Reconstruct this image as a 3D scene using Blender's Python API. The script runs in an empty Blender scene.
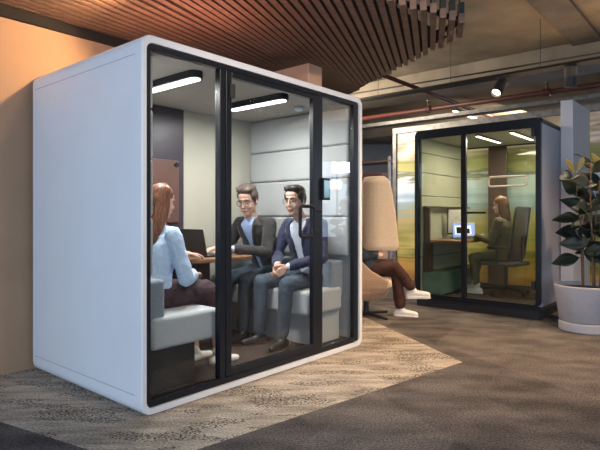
import bpy, bmesh, math, random
from mathutils import Vector, Matrix, Euler, noise
PI = math.pi
random.seed(7)
SC = bpy.context.scene
C = SC.collection

# ------------------------------------------------------------ camera, world, lights, exposure
F = 525.0
cd = bpy.data.cameras.new('camera'); cam = bpy.data.objects.new('camera', cd); C.objects.link(cam)
cam.location = (0, 0, 1.16); cam.rotation_euler = (PI/2, 0, 0)
cd.sensor_width = 36; cd.lens = 36*F/600; cd.shift_y = -(225-216)/600.0; cd.clip_start = 0.05
SC.camera = cam
SC.view_settings.view_transform = 'Standard'; SC.view_settings.look = 'None'
SC.view_settings.gamma = 1; SC.view_settings.use_curve_mapping = False
SC.view_settings.exposure = 0.7

A = math.radians(49.5)                      # the grid the pods, walls and partition follow
G = Matrix.Translation((-.90, 3.01, 0)) @ Matrix.Rotation(A, 4, 'Z')
def W(u, v, z=0): return G @ Vector((u, v, z))

wd = bpy.data.worlds.new('world'); SC.world = wd; wd.use_nodes = True
wd.node_tree.nodes['Background'].inputs[0].default_value = (.62, .78, 1, 1)
wd.node_tree.nodes['Background'].inputs[1].default_value = 2.2

def area(name, loc, target, sx, sy, power, col, spread=180):
    l = bpy.data.lights.new(name, 'AREA'); l.shape = 'RECTANGLE'; l.size = sx; l.size_y = sy
    l.energy = power; l.color = col; l.spread = math.radians(spread)
    o = bpy.data.objects.new(name, l); C.objects.link(o); o.location = loc
    o.rotation_euler = (Vector(target)-Vector(loc)).to_track_quat('-Z', 'Y').to_euler(); return o
def spot(name, loc, target, power, col, size=60, blend=.6, r=.05):
    l = bpy.data.lights.new(name, 'SPOT'); l.energy = power; l.color = col
    l.spot_size = math.radians(size); l.spot_blend = blend; l.shadow_soft_size = r
    o = bpy.data.objects.new(name, l); C.objects.link(o); o.location = loc
    o.rotation_euler = (Vector(target)-Vector(loc)).to_track_quat('-Z', 'Y').to_euler(); return o

DAY = (.66, .80, 1.0); WARM = (1.0, .66, .38); WARM2 = (1.0, .80, .60)
area('window_daylight', (-5.6, .6, 1.6), (-.6, 3.6, 1.2), 3.4, 2.2, 105, (.50, .73, 1.0))
area('window_daylight', (.4, -3.6, 1.7), (.8, 4, 1.0), 5.0, 2.0, 55, (.80, .88, 1.0))
spot('wall_lamp', W(.42, .45, 2.58), W(-.85, 1.5, 1.75), 72, (1, .60, .29), 120, .5, .04)
spot('track_spot', (1.9, 1.2, 3.2), (.1, 3.9, 1.6), 230, WARM2, 60, .8, .06)
spot('ceiling_spot', (2.2, 3.9, 3.3), (1.1, 4.5, 0), 290, WARM, 75, 1, .08)
spot('ceiling_spot', (3.6, 4.4, 3.3), (2.9, 4.6, 0), 230, WARM, 95, 1, .08)
spot('ceiling_spot', (1.6, 5.1, 3.3), (.95, 5.95, .9), 120, WARM2, 50, 1, .05)
area('ceiling_fill', (3.2, 5.6, 2.7), (3.0, 5.4, 3.45), 2.0, 1.6, 9, WARM)  # added unseen uplight that brightens the concrete ceiling
area('window_daylight', (10.6, 10.6, 1.9), (4.2, 5.0, 1.2), 2.6, 1.8, 190, (.62, .74, 1.0))
area('window_daylight', (10.6, 7.0, 2.55), (3.0, 5.0, 1.5), .55, .30, 16, (.70, .82, 1.0))
area('window_daylight', (10.6, 6.8, 2.05), (3.0, 5.0, 1.5), .40, .22, 9, (.70, .82, 1.0))
area('slat_fill', W(.75, .5, 2.26), W(.75, .5, 2.9), .7, .4, 4.0, (1, .40, .26))  # added uplight, unseen above the pod roof, reddens the slats
area('far_glow', W(4.6, 2.6, 3.0), W(6.1, .6, 1.3), 1.6, .5, 70, (1, .86, .66))
area('far_glow', W(8.2, .8, 3.1), W(9.0, 2.2, 0), 1.5, 1.0, 60, WARM2)

# ------------------------------------------------------------ materials
MATS = {}
def mat(name, col, rough=.6, metal=0, noise_s=0, noise_a=.12, bump=0, spec=.5, emit=None, es=0, coat=0, stretch=(1, 1, 1), bscale=None, sheen=0):
    if name in MATS: return MATS[name]
    m = bpy.data.materials.new(name); m.use_nodes = True; nt = m.node_tree; b = nt.nodes['Principled BSDF']
    b.inputs['Base Color'].default_value = (*col, 1); b.inputs['Roughness'].default_value = rough
    b.inputs['Metallic'].default_value = metal; b.inputs['Specular IOR Level'].default_value = spec
    b.inputs['Coat Weight'].default_value = coat; b.inputs['Sheen Weight'].default_value = sheen
    if emit: b.inputs['Emission Color'].default_value = (*emit, 1); b.inputs['Emission Strength'].default_value = es
    if noise_s or bump:
        tc = nt.nodes.new('ShaderNodeTexCoord'); mp = nt.nodes.new('ShaderNodeMapping'); mp.inputs['Scale'].default_value = stretch
        nt.links.new(tc.outputs['Object'], mp.inputs[0])
        n = nt.nodes.new('ShaderNodeTexNoise'); n.inputs['Scale'].default_value = noise_s or 40; n.inputs['Detail'].default_value = 5
        nt.links.new(mp.outputs[0], n.inputs['Vector'])
        if noise_s:
            r = nt.nodes.new('ShaderNodeValToRGB'); r.color_ramp.elements[0].position = .3; r.color_ramp.elements[1].position = .7
            r.color_ramp.elements[0].color = (*[c*(1-noise_a) for c in col], 1)
            r.color_ramp.elements[1].color = (*[min(1, c*(1+noise_a)) for c in col], 1)
            nt.links.new(n.outputs[0], r.inputs[0]); nt.links.new(r.outputs[0], b.inputs['Base Color'])
        if bump:
            n2 = n
            if bscale:
                n2 = nt.nodes.new('ShaderNodeTexNoise'); n2.inputs['Scale'].default_value = bscale; nt.links.new(mp.outputs[0], n2.inputs['Vector'])
            bp = nt.nodes.new('ShaderNodeBump'); bp.inputs['Strength'].default_value = bump; bp.inputs['Distance'].default_value = .01
            nt.links.new(n2.outputs[0], bp.inputs['Height']); nt.links.new(bp.outputs[0], b.inputs['Normal'])
    MATS[name] = m; return m
def glass(name, tint, refl=1.0, rough=0.0):
    m = bpy.data.materials.new(name); m.use_nodes = True; nt = m.node_tree; nt.nodes.clear()
    out = nt.nodes.new('ShaderNodeOutputMaterial'); mx = nt.nodes.new('ShaderNodeMixShader')
    t = nt.nodes.new('ShaderNodeBsdfTransparent'); t.inputs[0].default_value = (*tint, 1)
    g = nt.nodes.new('ShaderNodeBsdfGlossy'); g.inputs['Roughness'].default_value = rough
    lw = nt.nodes.new('ShaderNodeLayerWeight'); lw.inputs[0].default_value = .5
    pw = nt.nodes.new('ShaderNodeMath'); pw.operation = 'POWER'; pw.inputs[1].default_value = 4.0
    mu = nt.nodes.new('ShaderNodeMath'); mu.operation = 'MULTIPLY_ADD'; mu.inputs[1].default_value = .8*refl; mu.inputs[2].default_value = .035*refl
    nt.links.new(lw.outputs['Facing'], pw.inputs[0]); nt.links.new(pw.outputs[0], mu.inputs[0]); nt.links.new(mu.outputs[0], mx.inputs[0])
    nt.links.new(t.outputs[0], mx.inputs[1]); nt.links.new(g.outputs[0], mx.inputs[2]); nt.links.new(mx.outputs[0], out.inputs[0])
    MATS[name] = m; return m

def M(x): return MATS[x]
mat('white_shell', (.72, .75, .80), .42, noise_s=3, noise_a=.02)
mat('black_frame', (.010, .012, .018), .38, noise_s=20, noise_a=.1, spec=.3)
mat('black_matte', (.02, .02, .022), .6, noise_s=20)
mat('cream_panel', (.42, .40, .33), .7, noise_s=60, noise_a=.04, bump=.05)
mat('plum_panel', (.045, .035, .048), .35, noise_s=8, noise_a=.1)
mat('brown_panel', (.11, .058, .048), .35, noise_s=8, noise_a=.1)
mat('pod_ceiling', (.40, .37, .345), .8, noise_s=12, noise_a=.05)
mat('pod_felt', (.40, .41, .41), .95, noise_s=90, noise_a=.08, bump=.15, sheen=.3)
mat('seat_felt', (.47, .49, .50), .95, noise_s=80, noise_a=.08, bump=.15, sheen=.3)
mat('arm_felt', (.23, .27, .32), .95, noise_s=90, noise_a=.15, bump=.2, sheen=.3)
mat('dark_carpet', (.035, .022, .018), .95, noise_s=50, noise_a=.4, bump=.3)
mat('lamp_white', (1, 1, 1), .5, emit=(1, .97, .93), es=6, noise_s=0)
mat('lamp_warm', (1, .9, .8), .5, emit=(1, .78, .55), es=7)
mat('wood_top', (.23, .12, .065), .4, noise_s=9, noise_a=.3, stretch=(1, 9, 1))
mat('skin', (.56, .33, .24), .5, noise_s=30, noise_a=.06)
mat('skin_light', (.66, .41, .31), .5, noise_s=30, noise_a=.06)
mat('hair_grey', (.085, .060, .048), .55, noise_s=70, noise_a=.5, stretch=(1, 1, .3))
mat('hair_dark', (.022, .015, .012), .45, noise_s=70, noise_a=.4)
mat('hair_auburn', (.145, .045, .017), .38, noise_s=110, noise_a=.8, stretch=(1, 1, .08), spec=.6)
mat('hair_brown', (.11, .055, .03), .4, noise_s=110, noise_a=.5, stretch=(1, 1, .08))
mat('jacket_grey', (.024, .020, .020), .85, noise_s=120, noise_a=.2, sheen=.2)
mat('jacket_navy', (.022, .024, .066), .8, noise_s=120, noise_a=.2, sheen=.2)
mat('shirt_blue', (.42, .55, .85), .8, noise_s=60, noise_a=.05)
mat('shirt_white', (.72, .76, .85), .8, noise_s=60, noise_a=.04)
mat('blouse_blue', (.50, .64, .84), .8, noise_s=30, noise_a=.05)
mat('trouser_slate', (.045, .058, .080), .85, noise_s=90, noise_a=.2)
mat('trouser_blue', (.065, .085, .115), .85, noise_s=90, noise_a=.2)
mat('skirt_plum', (.050, .022, .032), .8, noise_s=60, noise_a=.25)
mat('trouser_brown', (.060, .020, .011), .75, noise_s=60, noise_a=.25)
mat('olive_cloth', (.085, .075, .038), .85, noise_s=60, noise_a=.2)
mat('dark_knit', (.06, .07, .09), .9, noise_s=60, noise_a=.2)
mat('leather_black', (.015, .014, .014), .35, noise_s=40, noise_a=.2)
mat('sneaker_white', (.78, .74, .70), .6, noise_s=40, noise_a=.05)
mat('lip', (.36, .13, .11), .5, noise_s=40, noise_a=.1)
mat('eye_white', (.42, .38, .36), .2, noise_s=40, noise_a=.02)
mat('iris', (.02, .014, .01), .2, noise_s=40, noise_a=.1)
mat('orange_wall', (.36, .235, .15), .85, noise_s=2.5, noise_a=.05, bump=.03, bscale=60)
mat('grey_wall', (.30, .28, .27), .85, noise_s=3, noise_a=.08)
mat('white_wall', (.62, .62, .68), .8, noise_s=3, noise_a=.04)
mat('concrete', (.20, .165, .125), .9, noise_s=2.2, noise_a=.28, bump=.3, bscale=14)
mat('concrete_dark', (.11, .095, .085), .9, noise_s=4, noise_a=.3, bump=.3)
mat('concrete_column', (.24, .225, .22), .9, noise_s=3, noise_a=.15, bump=.2)
mat('slat_wood', (.175, .105, .078), .6, noise_s=7, noise_a=.25, stretch=(.6, 8, 8))
mat('shade_black', (.010, .009, .009), .9, noise_s=6)
mat('red_pipe', (.07, .016, .012), .5, noise_s=10, noise_a=.2)
mat('galvanised', (.22, .21, .20), .45, .6, noise_s=14, noise_a=.25)
mat('tan_box', (.50, .30, .20), .8, noise_s=8, noise_a=.06)
mat('hood_felt', (.56, .43, .30), .95, noise_s=70, noise_a=.10, bump=.2, sheen=.3)
mat('shell_felt', (.36, .235, .15), .95, noise_s=70, noise_a=.12, bump=.2, sheen=.2)
mat('sage_panel', (.34, .35, .27), .9, noise_s=50, noise_a=.06, bump=.1)
mat('sage_dark', (.13, .22, .17), .85, noise_s=40, noise_a=.12, bump=.1)
mat('booth_side', (.36, .38, .47), .33, noise_s=2, noise_a=.05)
mat('booth_brown', (.060, .036, .030), .4, noise_s=8, noise_a=.15)
mat('seam_grey', (.34, .36, .41), .6, noise_s=8)
mat('seam_dark', (.04, .045, .05), .8, noise_s=8)
mat('pot_grey', (.47, .44, .46), .55, noise_s=14, noise_a=.05)
mat('soil', (.03, .02, .014), .95, noise_s=60, noise_a=.5, bump=.6)
mat('leaf_dark', (.014, .022, .013), .42, noise_s=9, noise_a=.45)
mat('leaf_young', (.20, .17, .06), .35, noise_s=9, noise_a=.3)
mat('stem_brown', (.16, .095, .05), .7, noise_s=30, noise_a=.3)
mat('laptop_dark', (.035, .030, .030), .35, .4, noise_s=20, noise_a=.1)
mat('metal_grey', (.35, .34, .33), .35, .8, noise_s=20, noise_a=.1)
mat('mesh_fabric', (.09, .08, .075), .8, noise_s=60, noise_a=.3)
mat('tag_black', (.01, .01, .012), .6, noise_s=30)
mat('reflection_cream', (.78, .68, .52), .5, noise_s=30, noise_a=.03)
mat('paper', (.72, .70, .64), .8, noise_s=30, noise_a=.03)
mat('screen_blue', (.05, .08, .2), .2, emit=(.35, .50, 1), es=.7)
mat('screen_white', (.5, .5, .5), .2, emit=(.85, .88, 1), es=.8)
mat('touch_screen', (.03, .10, .12), .15, emit=(.05, .16, .20), es=.35)
glass('glass_pod', (.86, .885, .895), 1.0)
glass('glass_booth', (.88, .91, .87), .7)
glass('glass_lens', (.88, .9, .92), 1.2)
glass('glass_window', (.9, .95, .97), .8)

def carpet():
    m = bpy.data.materials.new('carpet'); m.use_nodes = True; nt = m.node_tree; N = nt.nodes; L = nt.links
    b = N['Principled BSDF']; b.inputs['Roughness'].default_value = .95; b.inputs['Specular IOR Level'].default_value = .1
    tc = N.new('ShaderNodeTexCoord')
    sep = N.new('ShaderNodeSeparateXYZ'); L.new(tc.outputs['Object'], sep.inputs[0])
    def math_(op, a, bb):
        n = N.new('ShaderNodeMath'); n.operation = op
        for i, q in enumerate((a, bb)):
            if q is None: continue
            if isinstance(q, (int, float)): n.inputs[i].default_value = q
            else: L.new(q, n.inputs[i])
        return n.outputs[0]
    def noise_(scale, st=(1, 1, 1), rot=0, det=3, out='Fac'):
        mp = N.new('ShaderNodeMapping'); mp.inputs['Scale'].default_value = st; mp.inputs['Rotation'].default_value = (0, 0, rot)
        L.new(tc.outputs['Object'], mp.inputs[0]); n = N.new('ShaderNodeTexNoise'); n.inputs['Scale'].default_value = scale; n.inputs['Detail'].default_value = det
        L.new(mp.outputs[0], n.inputs['Vector']); return n.outputs[out]
    def ramp(f, stops):
        r = N.new('ShaderNodeValToRGB'); e = r.color_ramp.elements
        while len(e) > 2: e.remove(e[-1])
        for i, (p, c) in enumerate(stops):
            if i < 2: e[i].position = p; e[i].color = (*c, 1)
            else: q = e.new(p); q.color = (*c, 1)
        L.new(f, r.inputs[0]); return r.outputs[0]
    def mix(f, a, bb, mode='MIX'):
        n = N.new('ShaderNodeMix'); n.data_type = 'RGBA'; n.blend_type = mode
        if isinstance(f, (int, float)): n.inputs[0].default_value = f
        else: L.new(f, n.inputs[0])
        L.new(a, n.inputs[6]); L.new(bb, n.inputs[7]); return n.outputs[2]
    # mask: three straight seams between the two carpets (world metres)
    def half(p, q):
        (x1, y1), (x2, y2) = p, q; nx, ny = -(y2-y1), (x2-x1)
        s = math_('ADD', math_('MULTIPLY', sep.outputs[0], nx), math_('MULTIPLY', sep.outputs[1], ny))
        return math_('GREATER_THAN', s, nx*x1+ny*y1)
    tip = (1.29, 4.17)
    mask = math_('MULTIPLY', math_('MULTIPLY', half((-.52, 2.60), tip), half(tip, (.72, 6.1))), half((-1.69, 2.96), (-1.04, 2.60)))
    # tiles of 50 cm, each a little lighter or darker, in grid direction
    mp = N.new('ShaderNodeMapping'); mp.inputs['Rotation'].default_value = (0, 0, -math.radians(41)); mp.inputs['Scale'].default_value = (2, 1.0, 1)
    L.new(tc.outputs['Object'], mp.inputs[0]); wn = N.new('ShaderNodeTexWhiteNoise'); vf = N.new('ShaderNodeVectorMath'); vf.operation = 'FLOOR'
    L.new(mp.outputs[0], vf.inputs[0]); L.new(vf.outputs[0], wn.inputs['Vector'])
    g1 = ramp(noise_(2.6, (1, 2.0, 1), .5, 6), [(.38, (.062, .054, .053)), (.62, (.185, .160, .148))])
    g1 = mix(.5, g1, ramp(wn.outputs['Value'], [(0, (.072, .063, .062)), (1, (.165, .145, .135))]))
    f1 = ramp(noise_(85, det=3), [(.36, (.55, .55, .57)), (.64, (1.4, 1.4, 1.4))]); dark = mix(1.0, g1, f1, 'MULTIPLY')
    s1 = ramp(noise_(3.0, (1, 4.5, 1), -.86, 4), [(.35, (.29, .245, .20)), (.65, (.50, .43, .36))])
    sp = math_('GREATER_THAN', noise_(58, (1, 2.0, 1), -.86, 2), .545)
    big = math_('GREATER_THAN', noise_(2.2, (1, 2.6, 1), -.86, 3), .52)
    col = N.new('ShaderNodeRGB'); col.outputs[0].default_value = (.018, .017, .021, 1)
    s2 = mix(math_('MULTIPLY', sp, big), s1, col.outputs[0])
    s3 = mix(1.0, s2, ramp(noise_(80, det=3), [(.35, (.6, .6, .6)), (.65, (1.3, 1.3, 1.3))]), 'MULTIPLY')
    L.new(mix(mask, dark, s3), b.inputs['Base Color'])
    bp = N.new('ShaderNodeBump'); bp.inputs['Strength'].default_value = .6; bp.inputs['Distance'].default_value = .01
    L.new(noise_(130), bp.inputs['Height']); L.new(bp.outputs[0], b.inputs['Normal'])
    MATS['carpet'] = m
carpet()

def reflection_mat():  # colour bands painted in place of blurred reflections
    m = bpy.data.materials.new('painted_reflections'); m.use_nodes = True; nt = m.node_tree; N = nt.nodes; L = nt.links
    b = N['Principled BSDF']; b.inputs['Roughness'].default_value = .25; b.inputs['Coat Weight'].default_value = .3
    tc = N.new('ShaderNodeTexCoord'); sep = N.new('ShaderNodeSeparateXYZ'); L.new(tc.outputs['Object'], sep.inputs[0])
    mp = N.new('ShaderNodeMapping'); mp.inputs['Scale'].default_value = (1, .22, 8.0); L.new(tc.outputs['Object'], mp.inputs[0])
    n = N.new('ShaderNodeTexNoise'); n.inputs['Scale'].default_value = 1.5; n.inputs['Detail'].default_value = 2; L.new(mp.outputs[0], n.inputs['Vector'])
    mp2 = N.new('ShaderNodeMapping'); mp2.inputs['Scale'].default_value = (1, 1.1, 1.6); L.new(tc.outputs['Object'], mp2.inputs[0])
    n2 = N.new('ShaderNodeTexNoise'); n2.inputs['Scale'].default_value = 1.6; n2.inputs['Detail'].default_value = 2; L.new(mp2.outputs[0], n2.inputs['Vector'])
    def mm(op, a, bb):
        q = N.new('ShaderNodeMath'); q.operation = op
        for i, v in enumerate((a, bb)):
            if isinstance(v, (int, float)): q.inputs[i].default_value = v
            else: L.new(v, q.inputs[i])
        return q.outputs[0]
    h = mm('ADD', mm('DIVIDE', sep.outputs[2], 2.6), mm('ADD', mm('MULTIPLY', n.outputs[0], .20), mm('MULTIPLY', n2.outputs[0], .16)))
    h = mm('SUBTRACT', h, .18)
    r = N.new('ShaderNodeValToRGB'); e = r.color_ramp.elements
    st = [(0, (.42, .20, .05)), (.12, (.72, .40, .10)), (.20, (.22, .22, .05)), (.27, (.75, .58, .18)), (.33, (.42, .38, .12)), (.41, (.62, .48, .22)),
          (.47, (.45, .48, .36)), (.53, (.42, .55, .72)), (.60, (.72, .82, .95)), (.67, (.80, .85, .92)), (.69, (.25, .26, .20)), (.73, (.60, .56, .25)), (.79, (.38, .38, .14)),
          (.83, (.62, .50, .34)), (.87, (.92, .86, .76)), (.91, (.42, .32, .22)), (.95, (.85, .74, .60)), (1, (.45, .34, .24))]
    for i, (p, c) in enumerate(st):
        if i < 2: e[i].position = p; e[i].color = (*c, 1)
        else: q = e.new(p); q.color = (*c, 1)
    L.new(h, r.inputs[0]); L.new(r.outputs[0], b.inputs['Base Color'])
    MATS['painted_reflections'] = m
reflection_mat()

# ------------------------------------------------------------ mesh helpers
def nb(): return bmesh.new()
def box(bm, x0, x1, y0, y1, z0, z1, mtx=None):
    vs = [Vector((x, y, z)) for x in (x0, x1) for y in (y0, y1) for z in (z0, z1)]
    if mtx is not None: vs = [mtx @ q for q in vs]
    b = [bm.verts.new(q) for q in vs]
    for f in ((0, 1, 3, 2), (4, 6, 7, 5), (0, 4, 5, 1), (2, 3, 7, 6), (0, 2, 6, 4), (1, 5, 7, 3)): bm.faces.new([b[i] for i in f])
    return bm
def bridge(bm, r1, r2, closed=True):
    n = len(r1)
    for i in range(n if closed else n-1):
        j = (i+1) % n; bm.faces.new((r1[i], r1[j], r2[j], r2[i]))
def frames(pts):
    out = []; up = Vector((0, 0, 1)); prev = None
    for i, p in enumerate(pts):
        t = (pts[min(i+1, len(pts)-1)]-pts[max(i-1, 0)]).normalized()
        if prev is None:
            a = t.cross(up)
            if a.length < .05: a = t.cross(Vector((1, 0, 0)))
        else: a = prev - t*prev.dot(t)
        a.normalize(); prev = a; out.append((a, t.cross(a)))
    return out
def tube(bm, pts, r, n=10, cap=True, closed=False):
    pts = [Vector(p) for p in pts]; rs = r if isinstance(r, (list, tuple)) else [r]*len(pts)
    fr = frames(pts); rings = []
    for p, rr, (a, b) in zip(pts, rs, fr):
        rings.append([bm.verts.new(p+a*math.cos(2*PI*k/n)*rr+b*math.sin(2*PI*k/n)*rr) for k in range(n)])
    for i in range(len(rings)-1): bridge(bm, rings[i], rings[i+1])
    if closed: bridge(bm, rings[-1], rings[0])
    elif cap: bm.faces.new(rings[0][::-1]); bm.faces.new(rings[-1])
    return bm
def lathe(bm, prof, n=32, mtx=None):
    rings = []
    for r, z in prof:
        ring = []
        for k in range(n):
            p = Vector((max(r, 1e-4)*math.cos(2*PI*k/n), max(r, 1e-4)*math.sin(2*PI*k/n), z))
            if mtx is not None: p = mtx @ p
            ring.append(bm.verts.new(p))
        rings.append(ring)
    for i in range(len(rings)-1): bridge(bm, rings[i], rings[i+1])
    bm.faces.new(rings[0][::-1]); bm.faces.new(rings[-1]); return bm
def capsule(bm, p, q, r1, r2, n=12, sc=None):
    p, q = Vector(p), Vector(q); d = q-p; L = d.length
    if L < 1e-5: d = Vector((0, 0, 1)); L = 0
    R = d.to_track_quat('Z', 'Y').to_matrix().to_4x4(); T = Matrix.Translation(p) @ R
    pr = [(r1*math.sin(t), -r1*math.cos(t)) for t in (0.05, .5, 1.0, PI/2)] + [(r2*math.sin(t), L-r2*math.cos(t)) for t in (PI/2, PI-1.0, PI-.5, PI-.05)]
    return lathe(bm, pr, n, T)
def chain(bm, pts, rs, n=12):
    for i in range(len(pts)-1): capsule(bm, pts[i], pts[i+1], rs[i], rs[i+1], n)
def ell(bm, c, r, mtx=None, n=16):
    T = Matrix.Translation(Vector(c)) @ Matrix.Diagonal((*r, 1))
    if mtx is not None: T = mtx @ T
    k = 9; return lathe(bm, [(math.sin(PI*(i+.05)/(k-.9)), -math.cos(PI*(i+.05)/(k-.9))) for i in range(k)], n, T)
def prism(bm, poly, axis, a, b):
    def P3(p, t): return {'x': (t, p[0], p[1]), 'y': (p[0], t, p[1]), 'z': (p[0], p[1], t)}[axis]
    r1 = [bm.verts.new(P3(p, a)) for p in poly]; r2 = [bm.verts.new(P3(p, b)) for p in poly]
    bridge(bm, r1, r2); bm.faces.new(r1[::-1]); bm.faces.new(r2); return bm
def rrect(x0, x1, y0, y1, r, n=6):
    out = []
    for cx, cy, a in ((x1-r, y1-r, 0), (x0+r, y1-r, PI/2), (x0+r, y0+r, PI), (x1-r, y0+r, 3*PI/2)):
        for k in range(n+1): t = a+PI/2*k/n; out.append((cx+r*math.cos(t), cy+r*math.sin(t)))
    return out
def loft(bm, rings, a0=0, n=28, power=2.4):
    """closed torso-like loft; rings (x, y, z, rx, ry)"""
    R = []
    for x, y, z, rx, ry in rings:
        ring = []
        for k in range(n):
            t = 2*PI*k/n; c, s = math.cos(t), math.sin(t); e = 2/power
            ring.append(bm.verts.new((x+rx*math.copysign(abs(c)**e, c), y+ry*math.copysign(abs(s)**e, s), z)))
        R.append(ring)
    for i in range(len(R)-1): bridge(bm, R[i], R[i+1])
    bm.faces.new(R[0][::-1]); bm.faces.new(R[-1]); return bm
def openshell(bm, rings, th=.014, n=30, power=2.4):
    """rings (x,y,z,rx,ry,gap degrees either side of +x)"""
    O, I = [], []
    for x, y, z, rx, ry, gap in rings:
        g = math.radians(gap); o, i_ = [], []
        for k in range(n):
            t = g+(2*PI-2*g)*k/(n-1); c, s = math.cos(t), math.sin(t); e = 2/power
            X, Y = math.copysign(abs(c)**e, c), math.copysign(abs(s)**e, s)
            o.append(bm.verts.new((x+rx*X, y+ry*Y, z))); i_.append(bm.verts.new((x+(rx-th)*X, y+(ry-th)*Y, z)))
        O.append(o); I.append(i_)
    for i in range(len(O)-1):
        bridge(bm, O[i], O[i+1], False); bridge(bm, I[i+1], I[i], False)
        bm.faces.new((O[i][0], O[i+1][0], I[i+1][0], I[i][0])); bm.faces.new((O[i+1][-1], O[i][-1], I[i][-1], I[i+1][-1]))
    for a, b, fl in ((O[0], I[0], True), (O[-1], I[-1], False)):
        for k in range(n-1):
            f = (a[k], b[k], b[k+1], a[k+1]); bm.faces.new(f if fl else f[::-1])
    return bm

def obj(name, bm, m, parent=None, smooth=False, bevel=0, seg=2):
    bmesh.ops.recalc_face_normals(bm, faces=bm.faces[:])
    me = bpy.data.meshes.new(name); bm.to_mesh(me); bm.free()
    me.materials.append(M(m) if isinstance(m, str) else m)
    if smooth:
        for p in me.polygons: p.use_smooth = True
    o = bpy.data.objects.new(name, me); C.objects.link(o)
    if parent: o.parent = parent
    if bevel:
        md = o.modifiers.new('bevel', 'BEVEL'); md.width = bevel; md.segments = seg; md.limit_method = 'ANGLE'
        md.harden_normals = False
    return o
def organic(name, bm, m, parent=None, voxel=.007, sm=3, wrinkle=0, wscale=14):
    me = bpy.data.meshes.new('tmp'); bmesh.ops.recalc_face_normals(bm, faces=bm.faces[:]); bm.to_mesh(me); bm.free()
    t = bpy.data.objects.new('tmp', me); C.objects.link(t)
    r = t.modifiers.new('r', 'REMESH'); r.mode = 'VOXEL'; r.voxel_size = voxel
    if sm:
        s = t.modifiers.new('s', 'SMOOTH'); s.factor = .5; s.iterations = sm
    dg = bpy.context.evaluated_depsgraph_get(); ev = t.evaluated_get(dg); n = bpy.data.meshes.new_from_object(ev)
    bpy.data.objects.remove(t); bpy.data.meshes.remove(me)
    n.name = name; n.materials.clear(); n.materials.append(M(m))
    if wrinkle:
        ns = [v.normal.copy() for v in n.vertices]
        for v, nn in zip(n.vertices, ns):
            q = v.co*wscale; w = noise.noise(Vector((q.x, q.y, q.z*.6)))+.5*noise.noise(q*2.3)
            v.co += nn*w*wrinkle
    for p in n.polygons: p.use_smooth = True
    o = bpy.data.objects.new(name, n); C.objects.link(o)
    if parent: o.parent = parent
    return o
def tag(o, label=None, cat=None, group=None, kind=None):
    if label: o['label'] = label
    if cat: o['category'] = cat
    if group: o['group'] = group
    if kind: o['kind'] = kind
    return o
def thing(name, label, cat, loc=(0, 0, 0), rot=0, group=None, grid=True):
    o = bpy.data.objects.new(name, None); C.objects.link(o); o.empty_display_size = .1
    if grid: o.location = W(*loc); o.rotation_euler = (0, 0, A+rot)
    else: o.location = loc; o.rotation_euler = (0, 0, rot)
    return tag(o, label, cat, group)
def grid(o, loc=(0, 0, 0), rot=0): o.location = W(*loc); o.rotation_euler = (0, 0, A+rot); return o
def struct(name, bm, m, g=True, **k):
    o = obj(name, bm, m, **k); o['kind'] = 'structure'
    if g: grid(o)
    return o
#@@SETTING
# ------------------------------------------------------------ the setting
bm = nb(); box(bm, -7, 11, -4.2, 17, -.1, 0); struct('floor', bm, 'carpet', g=False)
bm = nb(); box(bm, -7, 11, -4.2, 17, 3.45, 3.6); struct('ceiling', bm, 'concrete', g=False)
bm = nb(); box(bm, -3.5, 2.3, 1.50, 1.66, 0, 2.685); struct('wall_left', bm, 'orange_wall')
bm = nb(); box(bm, -3.5, 2.3, 1.46, 1.50, 2.61, 2.685); struct('shade_strip_1', bm, 'shade_black')  # black strip standing in for the shaded gap at the wall top
# wall of windows on the far left and behind the camera
def window_wall(name, x0, x1, y0, y1, along, spans, idx):
    bm = nb()
    def seg(a, b, z0, z1):
        if along == 'x': box(bm, a, b, y0, y1, z0, z1)
        else: box(bm, x0, x1, a, b, z0, z1)
    lo, hi = (x0, x1) if along == 'x' else (y0, y1)
    seg(lo, hi, 0, .5); seg(lo, hi, 2.8, 3.45); c = lo
    for a, b in spans: seg(c, a, .5, 2.8); c = b
    seg(c, hi, .5, 2.8)
    struct(name, bm, 'grey_wall', g=False)
    for i, (a, b) in enumerate(spans):
        w = nb()
        def s2(p, q, z0, z1, t=.04):
            if along == 'x': box(w, p, q, y0+.05, y0+.05+t, z0, z1)
            else: box(w, x0+.05, x0+.05+t, p, q, z0, z1)
        s2(a, a+.05, .5, 2.8); s2(b-.05, b, .5, 2.8); s2(a+.05, b-.05, .5, .55); s2(a+.05, b-.05, 2.75, 2.8); s2((a+b)/2-.025, (a+b)/2+.025, .55, 2.75)
        wf = struct('window_%d' % (idx+i), w, 'black_frame', g=False)
window_wall('wall_west', -7, -6.85, -4.05, 17, 'y', [(-3.2, -.6), (-.2, 2.4), (2.8, 5.0)], 1)
window_wall('wall_east', 10.85, 11, -4.05, 16.8, 'y', [(6.3, 7.6), (9.2, 12)], 8)
window_wall('wall_south', -6.85, 11, -4.2, -4.05, 'x', [(-5, -2), (-1.6, 1.4), (1.8, 4.8), (5.4, 8.4)], 4)
bm = nb(); box(bm, -6.85, 11, 16.8, 17, 0, 3.45); struct('wall_north', bm, 'grey_wall', g=False)
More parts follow.
